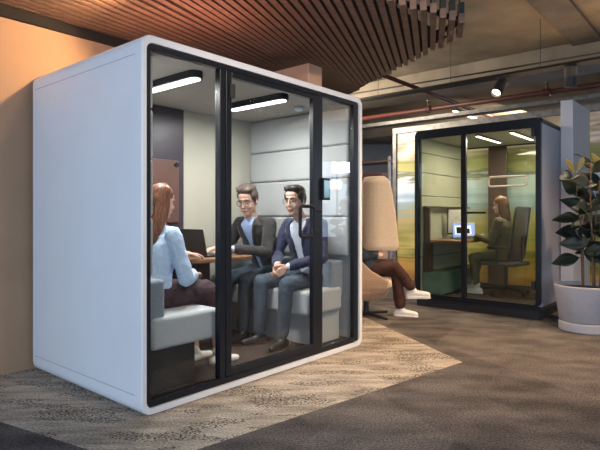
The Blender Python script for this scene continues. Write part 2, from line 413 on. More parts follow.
# glossy partition behind booth, column, slab wall
t = thing('glossy_partition', 'wide glossy partition with blurred yellow, green and blue reflections painted on', 'partition', (6.20, 0, 0))
bm = nb(); box(bm, 0, .04, -2.2, 1.93, .10, 2.56); obj('partition_panel', bm, 'painted_reflections', t)
bm = nb(); box(bm, -.03, .07, -2.2, 2.0, 2.56, 2.66); box(bm, -.03, .07, 1.93, 2.0, .0, 2.56); box(bm, -.02, .06, -2.2, 1.93, 0, .10); obj('partition_frame', bm, 'galvanised', t, bevel=.004)
bm = nb(); box(bm, 5.214, 6.1, -1.039, -.900, 0, 2.56); struct('wall_right', bm, 'white_wall', bevel=.004)
bm = nb(); box(bm, 6.5, 7.1, -2.55, -1.95, 0, 3.45); struct('column_1', bm, 'concrete_column', bevel=.01)
bm = nb(); box(bm, 5.9, 6.4, -9, 4.5, 3.12, 3.45); struct('beam_1', bm, 'concrete', bevel=.01)
bm = nb(); box(bm, 2.0, 9.0, -1.22, -.88, 3.40, 3.449); struct('beam_2', bm, 'concrete_dark')
bm = nb(); box(bm, 8.8, 9.3, -9, 6, 3.0, 3.45); struct('beam_3', bm, 'concrete', bevel=.01)

# background shelf
t = thing('metal_shelf_rack', 'dark metal shelf rack in the dim corner left of the glossy partition', 'shelf', (7.0, 2.55, 0))
bm = nb()
for x in (0, .42):
    for y in (0, 1.1): box(bm, x, x+.04, y, y+.04, 0, 2.3)
obj('rack_frame', bm, 'galvanised', t)
for z in (.3, .9, 1.5, 1.72, 2.2):
    bm = nb(); box(bm, 0, .46, 0, 1.14, z, z+.03); obj('shelf', bm, 'brown_panel', t)
for i, (z, m_, h, lb) in enumerate(((.93, 'paper', .38, 'pale storage box on the middle shelf of the metal rack'), (.33, 'tan_box', .40, 'tan storage box on the bottom shelf of the metal rack'), (1.75, 'red_pipe', .25, 'dark red storage box on the upper shelf of the metal rack'))):
    bm = nb(); box(bm, -.2, .2, -.38, .38, 0, h); box(bm, -.21, .21, -.39, .39, h-.05, h-.01)
    q = obj('storage_box', bm, m_, bevel=.008); grid(q, (7.23, 3.12, z)); tag(q, lb, 'box', 'storage boxes on the rack')

# ------------------------------------------------------------ slatted ceiling raft
t = thing('slatted_ceiling_raft', 'large raft of narrow wooden ceiling slats hung below the concrete', 'ceiling panel', (0, 0, 0), grid=False)
SH = 2.69; Z0 = F*(SH-1.16)/216
def vpx(x):
    K = [(-600, 735), (0, 690), (83, 620), (200, 527), (269, 478), (320, 458), (356, 450), (400, 440), (434, 430), (470, 424)]
    for (a, p), (b, q) in zip(K, K[1:]):
        if x <= b: return p+(q-p)*(x-a)/(b-a)
    return K[-1][1]
nA, nB = Vector((.673, 3.72)), Vector((1.277, 4.14)); fA, fB = Vector((1.39, 4.51)), Vector((.679, 6.48))
def clip(p, d):
    lo, hi = -6.0, 9.0
    e = (nB-nA); nn = Vector((-e.y, e.x)); f = fB-fA; fn = Vector((-f.y, f.x)); v2 = G.to_3x3() @ Vector((0, -1, 0)); vn = Vector((v2.x, v2.y)); vp = W(0, 1.64).to_2d()
    u2 = G.to_3x3() @ Vector((1, 0, 0)); un = Vector((u2.x, u2.y)); up = W(-3.3, 0).to_2d()
    for q, n in ((nA, nn), (fA, fn), (vp, vn), (up, un)):
        a = (p-q).dot(n); b = d.dot(n)
        if abs(b) < 1e-9:
            if a < 0: return None
            continue
        s = -a/b
        if b > 0: lo = max(lo, s)
        else: hi = min(hi, s)
    return (lo, hi) if hi-lo > .15 else None
x = 466.0; rr = random.Random(3); ends = []
while x > -470 and len(ends) < 98:
    p = Vector(((x-300)/F*Z0, Z0)); d = Vector((vpx(x)-300, F)).normalized(); c = clip(p, d)
    if c:
        a, b = p+d*(c[0]+rr.uniform(0, .06)), p+d*(c[1]-rr.uniform(0, .08)); w = .0235; n = Vector((-d.y, d.x))*w
        bm = nb(); r = []
        for q in (a, b):
            r.append([bm.verts.new((q.x+s*n.x, q.y+s*n.y, SH+h)) for s, h in ((-1, 0), (1, 0), (1, .075), (-1, .075))])
        bridge(bm, r[0], r[1]); bm.faces.new(r[0][::-1]); bm.faces.new(r[1])
        obj('slat', bm, 'slat_wood', t); ends.append((a, b, d))
    x -= 10.8 if x > 180 else 14.0
for k in (0.22, 1.1):      # black carrier rails on top of the slats
    pts = [(a+d*min(k, (b-a).length*.8)) for a, b, d in ends]
    bm = nb(); tube(bm, [(q.x, q.y, SH+.10) for q in pts], .022, 6); obj('carrier_rail', bm, 'black_matte', t)
for a, b, d in ends[:16]:
    q = a+d*.10; obj('clip', box(nb(), q.x-.02, q.x+.02, q.y-.03, q.y+.03, SH+.076, SH+.19), 'black_matte', t)
for a, b, d in ends[::7]:
    q = a+d*.25; obj('hanger_wire', tube(nb(), [(q.x, q.y, SH+.077), (q.x, q.y, 3.448)], .004, 5), 'black_matte', t)
# black sheet added between the slats, standing in for shade in the gaps
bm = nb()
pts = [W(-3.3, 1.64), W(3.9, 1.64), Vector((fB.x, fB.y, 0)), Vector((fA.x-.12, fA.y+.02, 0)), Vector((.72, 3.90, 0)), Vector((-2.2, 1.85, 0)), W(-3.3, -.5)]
prism(bm, [(q.x, q.y) for q in (pts[0], pts[2], pts[3], pts[4], pts[5])], 'z', SH+.014, SH+.020); obj('gap_shade_sheet', bm, 'shade_black', t)

# ------------------------------------------------------------ services under the ceiling
def tgrid(u0, v0, u1, v1, z0, z1, r, n=10): 
    bm = nb(); tube(bm, [W(u0, v0, z0), W(u1, v1, z1)], r, n); return bm
tr = thing('lighting_track', 'long black lighting track running under the concrete ceiling', 'lighting track', grid=False)
# track position from its height 2.9
bm = nb(); a, b = W(4.75, 3.2, 2.86), W(4.75, -5.0, 2.86)
tube(bm, [a, b], .036, 4); obj('track_rail', bm, 'black_matte', tr)
for v in (-4, -3, -1.9, -.8, .3, 1.4): q = W(4.75, v); obj('hanger_wire', tube(nb(), [(q.x, q.y, 2.87), (q.x, q.y, 3.448)], .004, 5), 'black_matte', tr)
def track_head(v, aim, label, lit=True):
    q = W(4.75, v, 2.84); o = thing('track_spotlight', label, 'spotlight', q, 0, 'track spotlights', grid=False)
    bm = nb(); tube(bm, [(0, 0, .0), (0, 0, -.06)], .008, 6); box(bm, -.03, .03, -.02, .02, -.01, .01); obj('bracket', bm, 'black_matte', o)
    d = Vector(aim).normalized(); R = d.to_track_quat('Z', 'Y').to_matrix().to_4x4(); T = Matrix.Translation((0, 0, -.11)) @ R @ Matrix.Scale(1.45, 4)
    bm = nb(); lathe(bm, [(.040, -.08), (.046, -.07), (.046, .085), (.040, .085), (.036, .05)], 20, T); obj('lamp_head', bm, 'black_matte', o, smooth=False)
    bm = nb(); lathe(bm, [(.001, .055), (.035, .055), (.035, .06), (.001, .06)], 16, T); obj('lens', bm, 'lamp_warm' if lit else 'black_frame', o)
track_head(-.33, (-.55, -.45, -.7), 'black track spotlight with glowing lens tilted down, left of the pair')
track_head(-1.12, (.05, .15, -1), 'black track spotlight pointing straight down above the white wall end')
o = obj('sprinkler_pipe', tgrid(5.9, 3.6, 5.9, -5.5, 2.84, 2.84, .036), 'red_pipe', smooth=True); tag(o, 'dark red sprinkler pipe running level along below the ceiling', 'pipe')
for v in (1.15, -.6, -2.6):
    obj('coupling', tgrid(5.9, v, 5.9, v+.09, 2.84, 2.84, .055), 'red_pipe', o, bevel=.006)
    c_ = obj('sprinkler_head', tgrid(5.9, v+.045, 5.9, v+.0451, 2.84, 2.97, .014, 8), 'red_pipe', o); obj('deflector', tgrid(5.9, v+.045, 5.9, v+.0451, 2.971, 2.978, .032, 12), 'galvanised', c_)
o = obj('conduit_pipe', tgrid(4.0, .95, 8.6, .95, 2.98, 2.98, .028), 'red_pipe', smooth=True); tag(o, 'dark red pipe crossing under the ceiling away from the slats', 'pipe')
o = obj('cable_tray', box(nb(), -.02, .20, -1.9, 3.4, 0, .06), 'galvanised'); grid(o, (6.6, 0, 2.82)); tag(o, 'grey metal cable tray running above the glossy partition', 'cable tray')
o = obj('conduit_pipe', tgrid(5.2, -3.5, 5.2, 3.2, 3.02, 3.12, .012, 6), 'black_matte'); tag(o, 'thin black conduit under the ceiling between the track and the red pipe', 'pipe')
for i, (u, v, L, lb) in enumerate(((7.0, 1.27, 1.0, 'linear warm ceiling lamp glowing beyond the red pipe'), (7.4, -1.6, .9, 'linear warm ceiling lamp glowing above the right end of the partition'))):
    o = thing('linear_lamp', lb, 'ceiling lamp', (u, v, 3.0), 0, 'warm linear lamps')
    obj('housing', box(nb(), 0, L, -.035, .035, 0, .05), 'black_matte', o); obj('diffuser', box(nb(), .02, L-.02, -.03, .03, -.012, -.001), 'lamp_warm', o)

nt = M('mesh_fabric').node_tree; tr_ = nt.nodes.new('ShaderNodeBsdfTransparent'); mx_ = nt.nodes.new('ShaderNodeMixShader'); mx_.inputs[0].default_value = .62
nt.links.new(tr_.outputs[0], mx_.inputs[1]); nt.links.new(nt.nodes['Principled BSDF'].outputs[0], mx_.inputs[2]); nt.links.new(mx_.outputs[0], nt.nodes['Material Output'].inputs[0])
mat('seat_grey', (.09, .08, .075), .85, noise_s=60, noise_a=.3)
# ------------------------------------------------------------ white meeting pod
PW, PD, PH = 2.25, 1.46, 2.215
pod = thing('meeting_pod', 'large white glass-fronted meeting pod with rounded corners and black frames', 'office pod')
bm = nb()
def ring(r, x0, x1, z0, z1): return rrect(x0, x1, z0, z1, r, 8)
prof = [(0.0, .005, .066), (.008, 0, .070), (PD-.012, 0, .070), (PD, .012, .065)]   # v, inset, radius : outer skin
rows = []
for v, ins, r in prof: rows.append([bm.verts.new((x, v, z)) for x, z in ring(r, ins-.008, PW-ins, .001+ins, PH-ins)])
inner = [[bm.verts.new((x, v, z)) for x, z in ring(.045, .024, PW-.046, .040, PH-.046)] for v in (0, PD)]
for i in range(3): bridge(bm, rows[i], rows[i+1])
bridge(bm, inner[0], rows[0]); bridge(bm, rows[3], inner[1]); bridge(bm, inner[1], inner[0])
obj('shell', bm, 'white_shell', pod)
for z in (2.10, .115): obj('shell_seam', box(nb(), -.0088, -.006, .07, PD-.05, z, z+.004), 'seam_grey', pod)
bm = nb(); box(bm, .047, PW-.047, 1.315, PD-.004, .05, PH-.047); obj('back_wall', bm, 'cream_panel', pod)
bm = nb(); box(bm, .05, PW-.05, .06, 1.31, .05, .065); obj('floor_mat', bm, 'dark_carpet', pod)
bm = nb(); box(bm, .05, PW-.05, .06, 1.31, 2.135, 2.165); obj('ceiling_panel', bm, 'pod_ceiling', pod)
for nm, x0, x1, s in (('left_lining', .048, .075, 1), ('right_lining', 2.17, 2.20, -1)):
    bm = nb(); box(bm, x0, x1, .06, 1.31, .07, 2.13); obj(nm, bm, 'pod_felt', pod)
def cushion(x0, x1, y0, y1, z0, z1, m_, par, nm, r=.025): 
    return obj(nm, box(nb(), x0, x1, y0, y1, z0, z1), m_, par, smooth=False, bevel=r, seg=4)
for z0, z1 in ((.80, 1.150), (1.155, 1.500), (1.505, 1.800), (1.805, 2.130)):
    cushion(2.12, 2.169, .075, 1.308, z0, z1, 'pod_felt', pod, 'wall_pad', .022); cushion(.076, .125, .075, 1.308, z0, z1, 'pod_felt', pod, 'wall_pad', .022)
# dark media panel on the back wall
bm = nb(); box(bm, .80, 1.262, 1.295, 1.314, .066, 2.13); mp_ = obj('media_panel', bm, 'plum_panel', pod, bevel=.004)
bm = nb(); box(bm, .83, 1.20, 1.276, 1.294, 1.10, 1.66); obj('display', bm, 'brown_panel', mp_, bevel=.01)
bm = nb(); tube(bm, [(1.165, 1.280, 1.62), (1.165, 1.262, 1.62)], .022, 14); obj('webcam', bm, 'black_frame', mp_)
# linear ceiling lights
for u in (.53, 1.40):
    bm = nb(); prism(bm, [(u+x, .15+(0 if 0 else 0)+y) for x, y in rrect(-.055, .055, 0, .66, .054, 6)], 'z', 2.085, 2.134)
    f = obj('ceiling_light', bm, 'black_frame', pod)
    bm = nb(); prism(bm, [(u+x, .15+y) for x, y in rrect(-.034, .034, .016, .644, .033, 6)], 'z', 2.078, 2.0845); obj('diffuser', bm, 'lamp_white', f)
    area('pod_led', W(u, .48, 2.07), W(u, .48, 0), .08, .6, 18, (1, .96, .91))
bm = nb(); lathe(bm, [(.001, 2.095), (.03, 2.10), (.04, 2.115), (.04, 2.134)], 20, Matrix.Translation((1.86, .42, 0))); obj('ceiling_sensor', bm, 'shirt_white', pod, smooth=True)
# black front frame
bm = nb()
box(bm, .025, .060, .012, .055, .042, 2.165); box(bm, 2.135, 2.20, .012, .055, .05, 2.165)
box(bm, .060, 2.135, .012, .055, 2.135, 2.165); box(bm, .060, 2.135, .012, .055, .042, .085)
box(bm, .585, .632, .008, .060, .085, 2.135); box(bm, 1.622, 1.680, .008, .060, .085, 2.135)
obj('front_frame', bm, 'black_frame', pod, bevel=.004)
for x0, x1, y0 in ((.060, .585, .036), (1.680, 2.135, .036)):
    obj('glass_pane', box(nb(), x0, x1, y0, y0+.008, .086, 2.134), 'glass_pod', pod)
dr = obj('door_frame', None or (lambda b: (box(b, .634, .684, .004, .046, .088, 2.132), box(b, 1.555, 1.619, .004, .046, .088, 2.132), box(b, .684, 1.555, .004, .046, 2.095, 2.132), box(b, .684, 1.555, .004, .046, .088, .135), b)[-1])(nb()), 'black_frame', pod, bevel=.004)
obj('glass_pane', box(nb(), .684, 1.555, .022, .030, .136, 2.094), 'glass_pod', dr)
pts = [(x, -.045, z) for x, z in rrect(1.335, 1.50, 1.00, 1.235, .022, 4)]
bm = nb(); tube(bm, pts, .0135, 8, closed=True); tube(bm, [(1.58, .004, 1.04), (1.58, -.045, 1.04), (1.50, -.045, 1.04)], .009, 8); tube(bm, [(1.58, .004, 1.20), (1.58, -.045, 1.20), (1.50, -.045, 1.20)], .009, 8)
obj('door_handle', bm, 'black_frame', dr, smooth=False)
bm = nb(); box(bm, .655, .70, -.018, .004, 1.95, 2.045); obj('hinge', bm, 'black_matte', dr, bevel=.006)
bm = nb(); box(bm, 1.655, 1.755, -.016, .008, 1.29, 1.47); tp = obj('control_panel', bm, 'black_frame', pod, bevel=.006)
obj('panel_screen', box(nb(), 1.668, 1.742, -.018, -.0165, 1.31, 1.45), 'touch_screen', tp)
# tan unit on the roof
o = obj('ventilation_box', box(nb(), 0, .20, 0, .78, 0, .345), 'tan_box', bevel=.008); grid(o, (2.0, .42, PH+.002)); tag(o, 'plain tan box standing on the roof of the white pod', 'box')

# sofas
def sofa(label, u, flip):
    s = thing('bench_sofa', label, 'sofa', (u, .10, .066), 0, None)
    X = (lambda a, b: (-b, -a)) if flip else (lambda a, b: (a, b))
    def B(a, b, y0, y1, z0, z1, m_, nm, bv=.02, par=s): x0, x1 = X(a, b); return obj(nm, box(nb(), x0, x1, y0, y1, z0, z1), m_, par, bevel=bv, seg=4)
    B(.0, .38, .05, 1.16, 0, .262, 'black_matte' if not flip else 'seat_felt', 'plinth', .005)
    B(.02, .56 if not flip else .50, 0, 1.20, .268, .47, 'seat_felt', 'seat', .03)
    bk = B(-.03, .13 if not flip else .155, .02, 1.18, .38, .70, 'arm_felt', 'backrest', .025)
    x0, x1 = X(.095, .117); obj('fabric_tag', box(nb(), x0, x1, .012, .019, .40, .425), 'tag_black', bk)
    return s
sofa('light grey bench sofa under the red-haired woman, left side of the white pod', .11, False)
sofa('light grey bench sofa under the two men, right side of the white pod', 2.105, True)

# table
TZ = .822
tb = thing('meeting_table', 'brown wooden table with rounded end between the two sofas', 'table', (1.14, 1.29, .066))
bm = nb(); prism(bm, [(x, y) for x, y in rrect(-.33, .36, -.71, 0, .11, 8)], 'z', TZ-.066-.032, TZ-.066); obj('tabletop', bm, 'wood_top', tb, bevel=.006)
obj('pedestal', box(nb(), -.06, .08, -.42, -.06, .012, TZ-.066-.033), 'brown_panel', tb, bevel=.008)
obj('base_plate', box(nb(), -.2, .22, -.52, -.02, 0, .0115), 'black_matte', tb, bevel=.003)
def laptop(name, label, loc, rot, sc=1, screen=None, open_=105, dark='laptop_dark'):
    lp = thing(name, label, 'laptop', loc, rot)
    w, d = .165*sc, .115*sc
    obj('keyboard_base', box(nb(), -d, d, -w, w, 0, .014), dark, lp, bevel=.004)
    obj('keys', box(nb(), -d+.02, d-.07, -w+.02, w-.02, .0142, .0165), 'black_matte', lp)
    a = math.radians(180-open_); T = Matrix.Translation((d, 0, .010)) @ Matrix.Rotation(-(PI/2-a)+0, 4, 'Y') if 0 else Matrix.Translation((d, 0, .012)) @ Matrix.Rotation(math.radians(open_-90), 4, 'Y')
    obj('lid', box(nb(), 0, .007, -w, w, .004, .222*sc, T), dark, lp, bevel=.002)
    if screen: obj('screen', box(nb(), -.0012, -.0002, -w+.01, w-.01, .016, .210*sc, T), screen, lp)
    return lp
laptop('laptop', 'dark brown open laptop on the pod table in front of the greying man', (1.17, .87, TZ+.001), PI, 1.0, 'screen_blue', 102)

# ------------------------------------------------------------ people
def hand(bm, w, d, n, t, curl=.35, sc=1.0, spread=.0):
    """wrist, direction, palm normal, thumb side"""
    w, d, n, t = Vector(w), Vector(d).normalized(), Vector(n), Vector(t)
    n = (n-d*n.dot(d)).normalized(); t0 = Vector(t); t = d.cross(n); t = t if t.dot(t0) > 0 else -t
    w = w.copy()
    for k, o_ in enumerate((.026, .009, -.009, -.026)):
        capsule(bm, w+t*o_*.6*sc+d*.012*sc, w+d*.078*sc+t*o_*sc, .013*sc, .0125*sc, 8)
        p = w+d*.080*sc+t*o_*sc; L = (.042, .047, .043, .033)[k]*sc; ang = curl*.5; dd = d+t*spread*o_*20
        for j in range(3):
            v = (dd*math.cos(ang)+n*math.sin(ang)).normalized(); q = p+v*L*(1, .62, .5)[j]
            capsule(bm, p, q, (.0092, .0085, .0078)[j]*sc, (.0085, .0078, .0070)[j]*sc, 8); p = q; ang += curl
    p = w+d*.02*sc+t*.028*sc; v = (d*.75+t*.6+n*.25).normalized(); q = p+v*.038*sc; capsule(bm, p, q, .013*sc, .0105*sc, 8)
    v = (d*.9+t*.2+n*.35).normalized(); r = q+v*.03*sc; capsule(bm, q, r, .0105*sc, .0095*sc, 8); capsule(bm, r, r+v*.022*sc, .0095*sc, .008*sc, 8)
    capsule(bm, w-d*.03*sc, w+d*.015*sc, .024*sc, .022*sc, 10)
def HM(head, yaw, pitch, roll=0, s=.94): return Matrix.Translation(Vector(head)) @ Matrix.Rotation(yaw, 4, 'Z') @ Matrix.Rotation(pitch, 4, 'Y') @ Matrix.Rotation(roll, 4, 'X') @ Matrix.Scale(s, 4)
def head_prims(bm, T, fem=False):
    E_ = lambda c, r: ell(bm, c, r, T)
    E_((-.008, 0, .045), (.100, .076, .098)); E_((.026, 0, -.015), (.068, .062, .088)); E_((.058, 0, -.088), (.030, .032, .024))
    E_((.030, 0, -.062), (.052, .052, .042)); E_((.074, 0, .040), (.024, .052, .013)); E_((.066, 0, .068), (.028, .052, .032))
    for s in (-1, 1):
        E_((.062, s*.034, -.024), (.026, .022, .028)); E_((-.006, s*.076, -.002), (.016, .009, .031)); E_((.006, s*.047, -.055), (.040, .016, .032))
    capsule(bm, T @ Vector((.090, 0, .028)), T @ Vector((.112, 0, -.018)), .0075, .0115, 8)
    for s in (-1, 1): E_((.100, s*.011, -.022), (.012, .008, .008))
    E_((.092, 0, -.052), (.010, .024, .006)); E_((.088, 0, -.064), (.010, .020, .007))
def face_parts(body, T, brow, glasses=None, eyes=True):
    inv = 1
    for s in (-1, 1):
        bm = nb(); ell(bm, (.0795, s*.031, .013), (.010, .0125, .0070), T, 12); e = obj('eye', bm, 'eye_white', body, smooth=True)
        bm = nb(); ell(bm, (.0868, s*.031, .0125), (.0045, .0058, .0055), T, 10); obj('iris', bm, 'iris', e, smooth=True)
        bm = nb(); chain(bm, [T @ Vector(q) for q in ((.098, s*.012, .037), (.095, s*.032, .043), (.080, s*.050, .036))], [.0045, .005, .003], 6); obj('eyebrow', bm, brow, body, smooth=True)
    bm = nb(); chain(bm, [T @ Vector(q) for q in ((.094, -.022, -.059), (.102, 0, -.057), (.094, .022, -.059))], [.0025, .0045, .0025], 6); obj('mouth', bm, 'lip', body, smooth=True)
    if glasses:
        bm = nb()
        for s in (-1, 1):
            tube(bm, [T @ Vector((.113-.25*abs(y), s*.0+(y) , z)) for y, z in [(s*.034+a, b) for a, b in rrect(-.026, .026, -.012, .030, .012, 3)]], glasses, 6, closed=True)
            tube(bm, [T @ Vector(q) for q in ((.098, s*.060, .020), (.04, s*.076, .022), (-.02, s*.082, .012))], glasses*.9, 6)
        tube(bm, [T @ Vector(q) for q in ((.111, -.009, .018), (.115, 0, .021), (.111, .009, .018))], glasses, 6)
        g = obj('glasses', bm, 'black_frame', body, smooth=True)
        for s in (-1, 1):
            bm = nb(); r = [bm.verts.new(T @ Vector((.113-.25*abs(s*.034+a), s*.034+a, b))) for a, b in rrect(-.026, .026, -.012, .030, .012, 3)]; bm.faces.new(r); obj('lens', bm, 'glass_lens', g)
def short_hair(body, T, m_, full=1.0, part=.02):
    bm = nb(); E_ = lambda c, r: ell(bm, c, r, T)
    E_((-.012, 0, .088), (.098, .080, .068*full)); E_((-.045, 0, .035), (.074, .082, .092)); E_((.052, part, .118), (.042, .056, .032*full)); E_((.045, -part*1.2, .112), (.040, .048, .030))
    for s in (-1, 1): E_((-.004, s*.060, .058), (.062, .028, .045)); E_((.008, s*.073, .020), (.014, .009, .026))
    R = random.Random(5)
    for i in range(110):
        a = R.uniform(-1, 1); b = R.uniform(-.9, .8); p = Vector((.085*b-.01, .068*a, .105+.055*math.sqrt(max(0, 1-a*a*.8-b*b*.6))*full-.012))
        capsule(bm, T @ p, T @ (p+Vector((R.uniform(.006, .02), R.uniform(-.04, -.01), R.uniform(-.006, .003)))), .007, .004, 6)
    organic('hair', bm, m_, body, .004, 1, .0015, 60)
def long_hair(body, T, m_, drop=.42, back=-.07, n=90, seed=1, tipx=0):
    bm = nb(); E_ = lambda c, r: ell(bm, c, r, T)
    E_((-.014, 0, .078), (.104, .088, .080)); E_((-.050, 0, .02), (.082, .092, .11)); E_((-.03, 0, -.07), (.07, .085, .10))
    R = random.Random(seed)
    for i in range(n):
        a = R.uniform(-2.0, 2.0); r = R.uniform(.84, 1.02)
        top = Vector((-.02-.095*math.cos(a)*r*.9, .085*math.sin(a)*r, .06)); ln = drop*R.uniform(.72, 1.0)
        mid = Vector((-.03-.092*math.cos(a)*r, .110*math.sin(a)*r, -.10))
        w = R.uniform(-.012, .012)
        p3 = Vector((back-.05*math.cos(a)*r, .115*math.sin(a)*r+w, -.10-ln*.5)); p4 = Vector((back+.01-.03*math.cos(a)*r+tipx, .095*math.sin(a)*r-w*2.0, -.10-ln))
        P = [Vector((-.01+.0*a, .03*math.sin(a), .155)), top+Vector((0, 0, .06)), top, mid, p3, p4]
        # smooth
        Q = []
        for k in range(len(P)-1):
            for s in (0, .5): Q.append(P[k].lerp(P[k+1], s))
        Q.append(P[-1]); Q = [Q[0]]+[(Q[k-1]+Q[k]*2+Q[k+1])/4 for k in range(1, len(Q)-1)]+[Q[-1]]
        tube(bm, [T @ q for q in Q], [.012-.0095*(k/(len(Q)-1))**2 for k in range(len(Q))], 6)
    return obj('hair', bm, m_, body, smooth=True)

def torso_rings(zs, lean, s=1.0, inf=0, w=1.0, side=0):
    R = [(0, .01, .115, .165), (0, .12, .118, .165), (.35, .25, .108, .150), (.60, .38, .118, .165), (.80, .48, .112, .178), (.95, .545, .088, .165), (1.0, .59, .064, .095), (1.0, .625, .052, .056)]
    return [(lean*a*s, side*a, zs+z*s, (rx)*s+inf, ry*s*w+inf) for a, z, rx, ry in R]
def legs(bm, hips, knees, ankles, r=(.088, .066, .054), zs=.5, s=1):
    ell(bm, (0.0, 0, zs+.08*s), (.135*s, .175*s, .10*s))
    for h, k, a in zip(hips, knees, ankles): chain(bm, [h, k, a], [r[0]*s, r[1]*s, r[2]*s], 14)
def shoe(body, ankle, toe, m_, sneaker=False, fl=0):
    """ankle (x,y,z), toe direction vector; sole built under it"""
    bm = nb(); a = Vector(ankle); d = Vector(toe).normalized(); up = Vector((0, 0, 1)); up = (up-d*up.dot(d)).normalized(); L = .19 if not sneaker else .20
    b = a-up*.060
    capsule(bm, b-d*.045, b+d*.05, .036, .036, 12); capsule(bm, b+d*.05-up*.004, b+d*(L-.035)-up*.012, .036, .027, 12); capsule(bm, a-d*.015+up*.01, b+d*.03, .036, .036, 12)
    if sneaker: capsule(bm, b-d*.06-up*.018, b+d*(L-.03)-up*.018, .030, .030, 12)
    o = organic('shoe', bm, m_, body, .006, 2)
    bm = nb(); Rm = Matrix((d, up.cross(d), up)).transposed().to_4x4(); T = Matrix.Translation(b-up*.040) @ Rm
    prism(bm, [(x, y) for x, y in rrect(-.085, L, -.040, .040, .038, 5)], 'z', -.012 if not sneaker else -.022, .006)
    for v in bm.verts: v.co = T @ v.co
    s = obj('sole', bm, 'sneaker_white' if sneaker or m_ == 'sneaker_white' else 'leather_black', o, bevel=.003)
    if sneaker:
        bm = nb()
        for k in range(4): q = b+d*(.045+.022*k)+up*(.034-.004*k); sd = up.cross(d); tube(bm, [q-sd*.022, q+up*.004, q+sd*.022], .0032, 5)
        obj('laces', bm, 'paper', o)
    return o
def man(label, loc, rot, zs, fz, J, st):
    T0 = thing('person', label, 'person', (loc[0], loc[1], 0), rot)
    s = st.get('s', 1); lean = J['lean']; T = HM(J['head'], J.get('yaw', 0), J.get('pitch', 0), J.get('roll', 0), st.get('hs', .94*s)); nk = Vector((lean*s, 0, zs+.59*s))
    bm = nb(); head_prims(bm, T); chain(bm, [nk-Vector((.01, 0, .04)), T @ Vector((-.02, 0, -.05))], [.056*s, .052*s]); loft(bm, torso_rings(zs, lean, s, -.022))
    for i in (0, 1):
        chain(bm, [J['sh'][i], J['el'][i], J['wr'][i]], [.045*s, .036*s, .024*s]); chain(bm, [J['hip'][i], J['kn'][i], J['an'][i]], [.07*s, .05*s, .036*s])
        hand(bm, J['wr'][i], J['hd'][i], J['hn'][i], J['ht'][i], J.get('curl', .35), s)
    body = organic('body', bm, st['skin'], T0, .0042, 5)
    face_parts(body, T, st['hair'], st.get('glasses'))
    short_hair(body, T, st['hair'], st.get('full', 1)) if not st.get('long') else long_hair(body, T, st['hair'], .34, seed=3)
    bm = nb(); loft(bm, torso_rings(zs, lean, s, -.004)[:-1]); z = zs+.575*s
    openshell(bm, [(lean*s+.002, 0, z-.01, .070*s, .082*s, 8), (lean*s+.004, 0, z+.018, .066*s, .070*s, 20), (lean*s+.008, 0, z+.044, .064*s, .066*s, 40)], .008, 24)
    for i in (0, 1): w, e = Vector(J['wr'][i]), Vector(J['el'][i]); chain(bm, [e, w+(e-w).normalized()*.018], [.036*s, .031*s])
    organic('shirt', bm, st['shirt'], T0, .0055, 2)
    bm = nb(); R = torso_rings(zs, lean, s, .014, 1.03); gaps = st.get('gaps', (34, 24, 13, 13, 19, 30, 56, 75))
    openshell(bm, [(*r, g) for r, g in zip(R, gaps)][:7], .02, 40)
    for sd in (-1, 1):      # lapel rolls
        P = []
        for r, g in list(zip(R, gaps))[2:7]:
            t = math.radians(g+3); e = 2/2.4; P.append((r[0]+r[3]*math.cos(t)**e, sd*r[4]*math.sin(t)**e, r[2]))
        chain(bm, P, [.010, .015, .018, .017, .014], 8)
    for i in (0, 1):
        sh, e, w = Vector(J['sh'][i]), Vector(J['el'][i]), Vector(J['wr'][i])
        chain(bm, [Vector((lean*.97*s, sh.y*.45, zs+.575*s)), sh, e, w+(e-w).normalized()*.045], [.045*s, .066*s, .055*s, .042*s], 14)
    organic('jacket', bm, st['jacket'], T0, .0065, 1, .0085, 15)
    bm = nb(); legs(bm, J['hip'], J['kn'], [Vector(a)+Vector((0, 0, .02)) for a in J['an']], zs=zs, s=s); organic('trousers', bm, st['trousers'], T0, .008, 2, .008, 14)
    for i in (0, 1): shoe(T0, J['an'][i], J['toe'][i], st['shoe'], st.get('sneaker', False))
    return T0
SZ = .535
# index 0 = the person's left side (+y), 1 = right side
J1 = dict(lean=.26, head=(.345, .03, SZ+.758), yaw=.38, pitch=.30, sh=[(.23, .20, SZ+.555), (.23, -.20, SZ+.555)], el=[(.33, .26, SZ+.30), (.35, -.25, SZ+.31)],
          wr=[(.625, .12, TZ+.055), (.625, -.08, TZ+.055)], hd=[(1, -.1, -.12), (1, .05, -.12)], hn=[(0, 0, -1), (0, 0, -1)], ht=[(0, -1, 0), (0, 1, 0)], curl=.28,
          hip=[(.02, .09, SZ+.09), (.02, -.09, SZ+.09)], kn=[(.49, .15, SZ+.05), (.49, -.11, SZ+.05)], an=[(.53, .16, .165), (.53, -.10, .165)], toe=[(1, .15, 0), (1, -.1, 0)])
man('person with greying brown hair and glasses in dark grey jacket leaning over laptop', (2.01, .90), PI, SZ, .066, J1,
    dict(s=1.0, hs=1.06, gaps=(14, 9, 6, 9, 17, 28, 52, 75), skin='skin_light', hair='hair_grey', glasses=.0022, shirt='shirt_blue', jacket='jacket_grey', trousers='trouser_slate', shoe='leather_black', full=1.0))
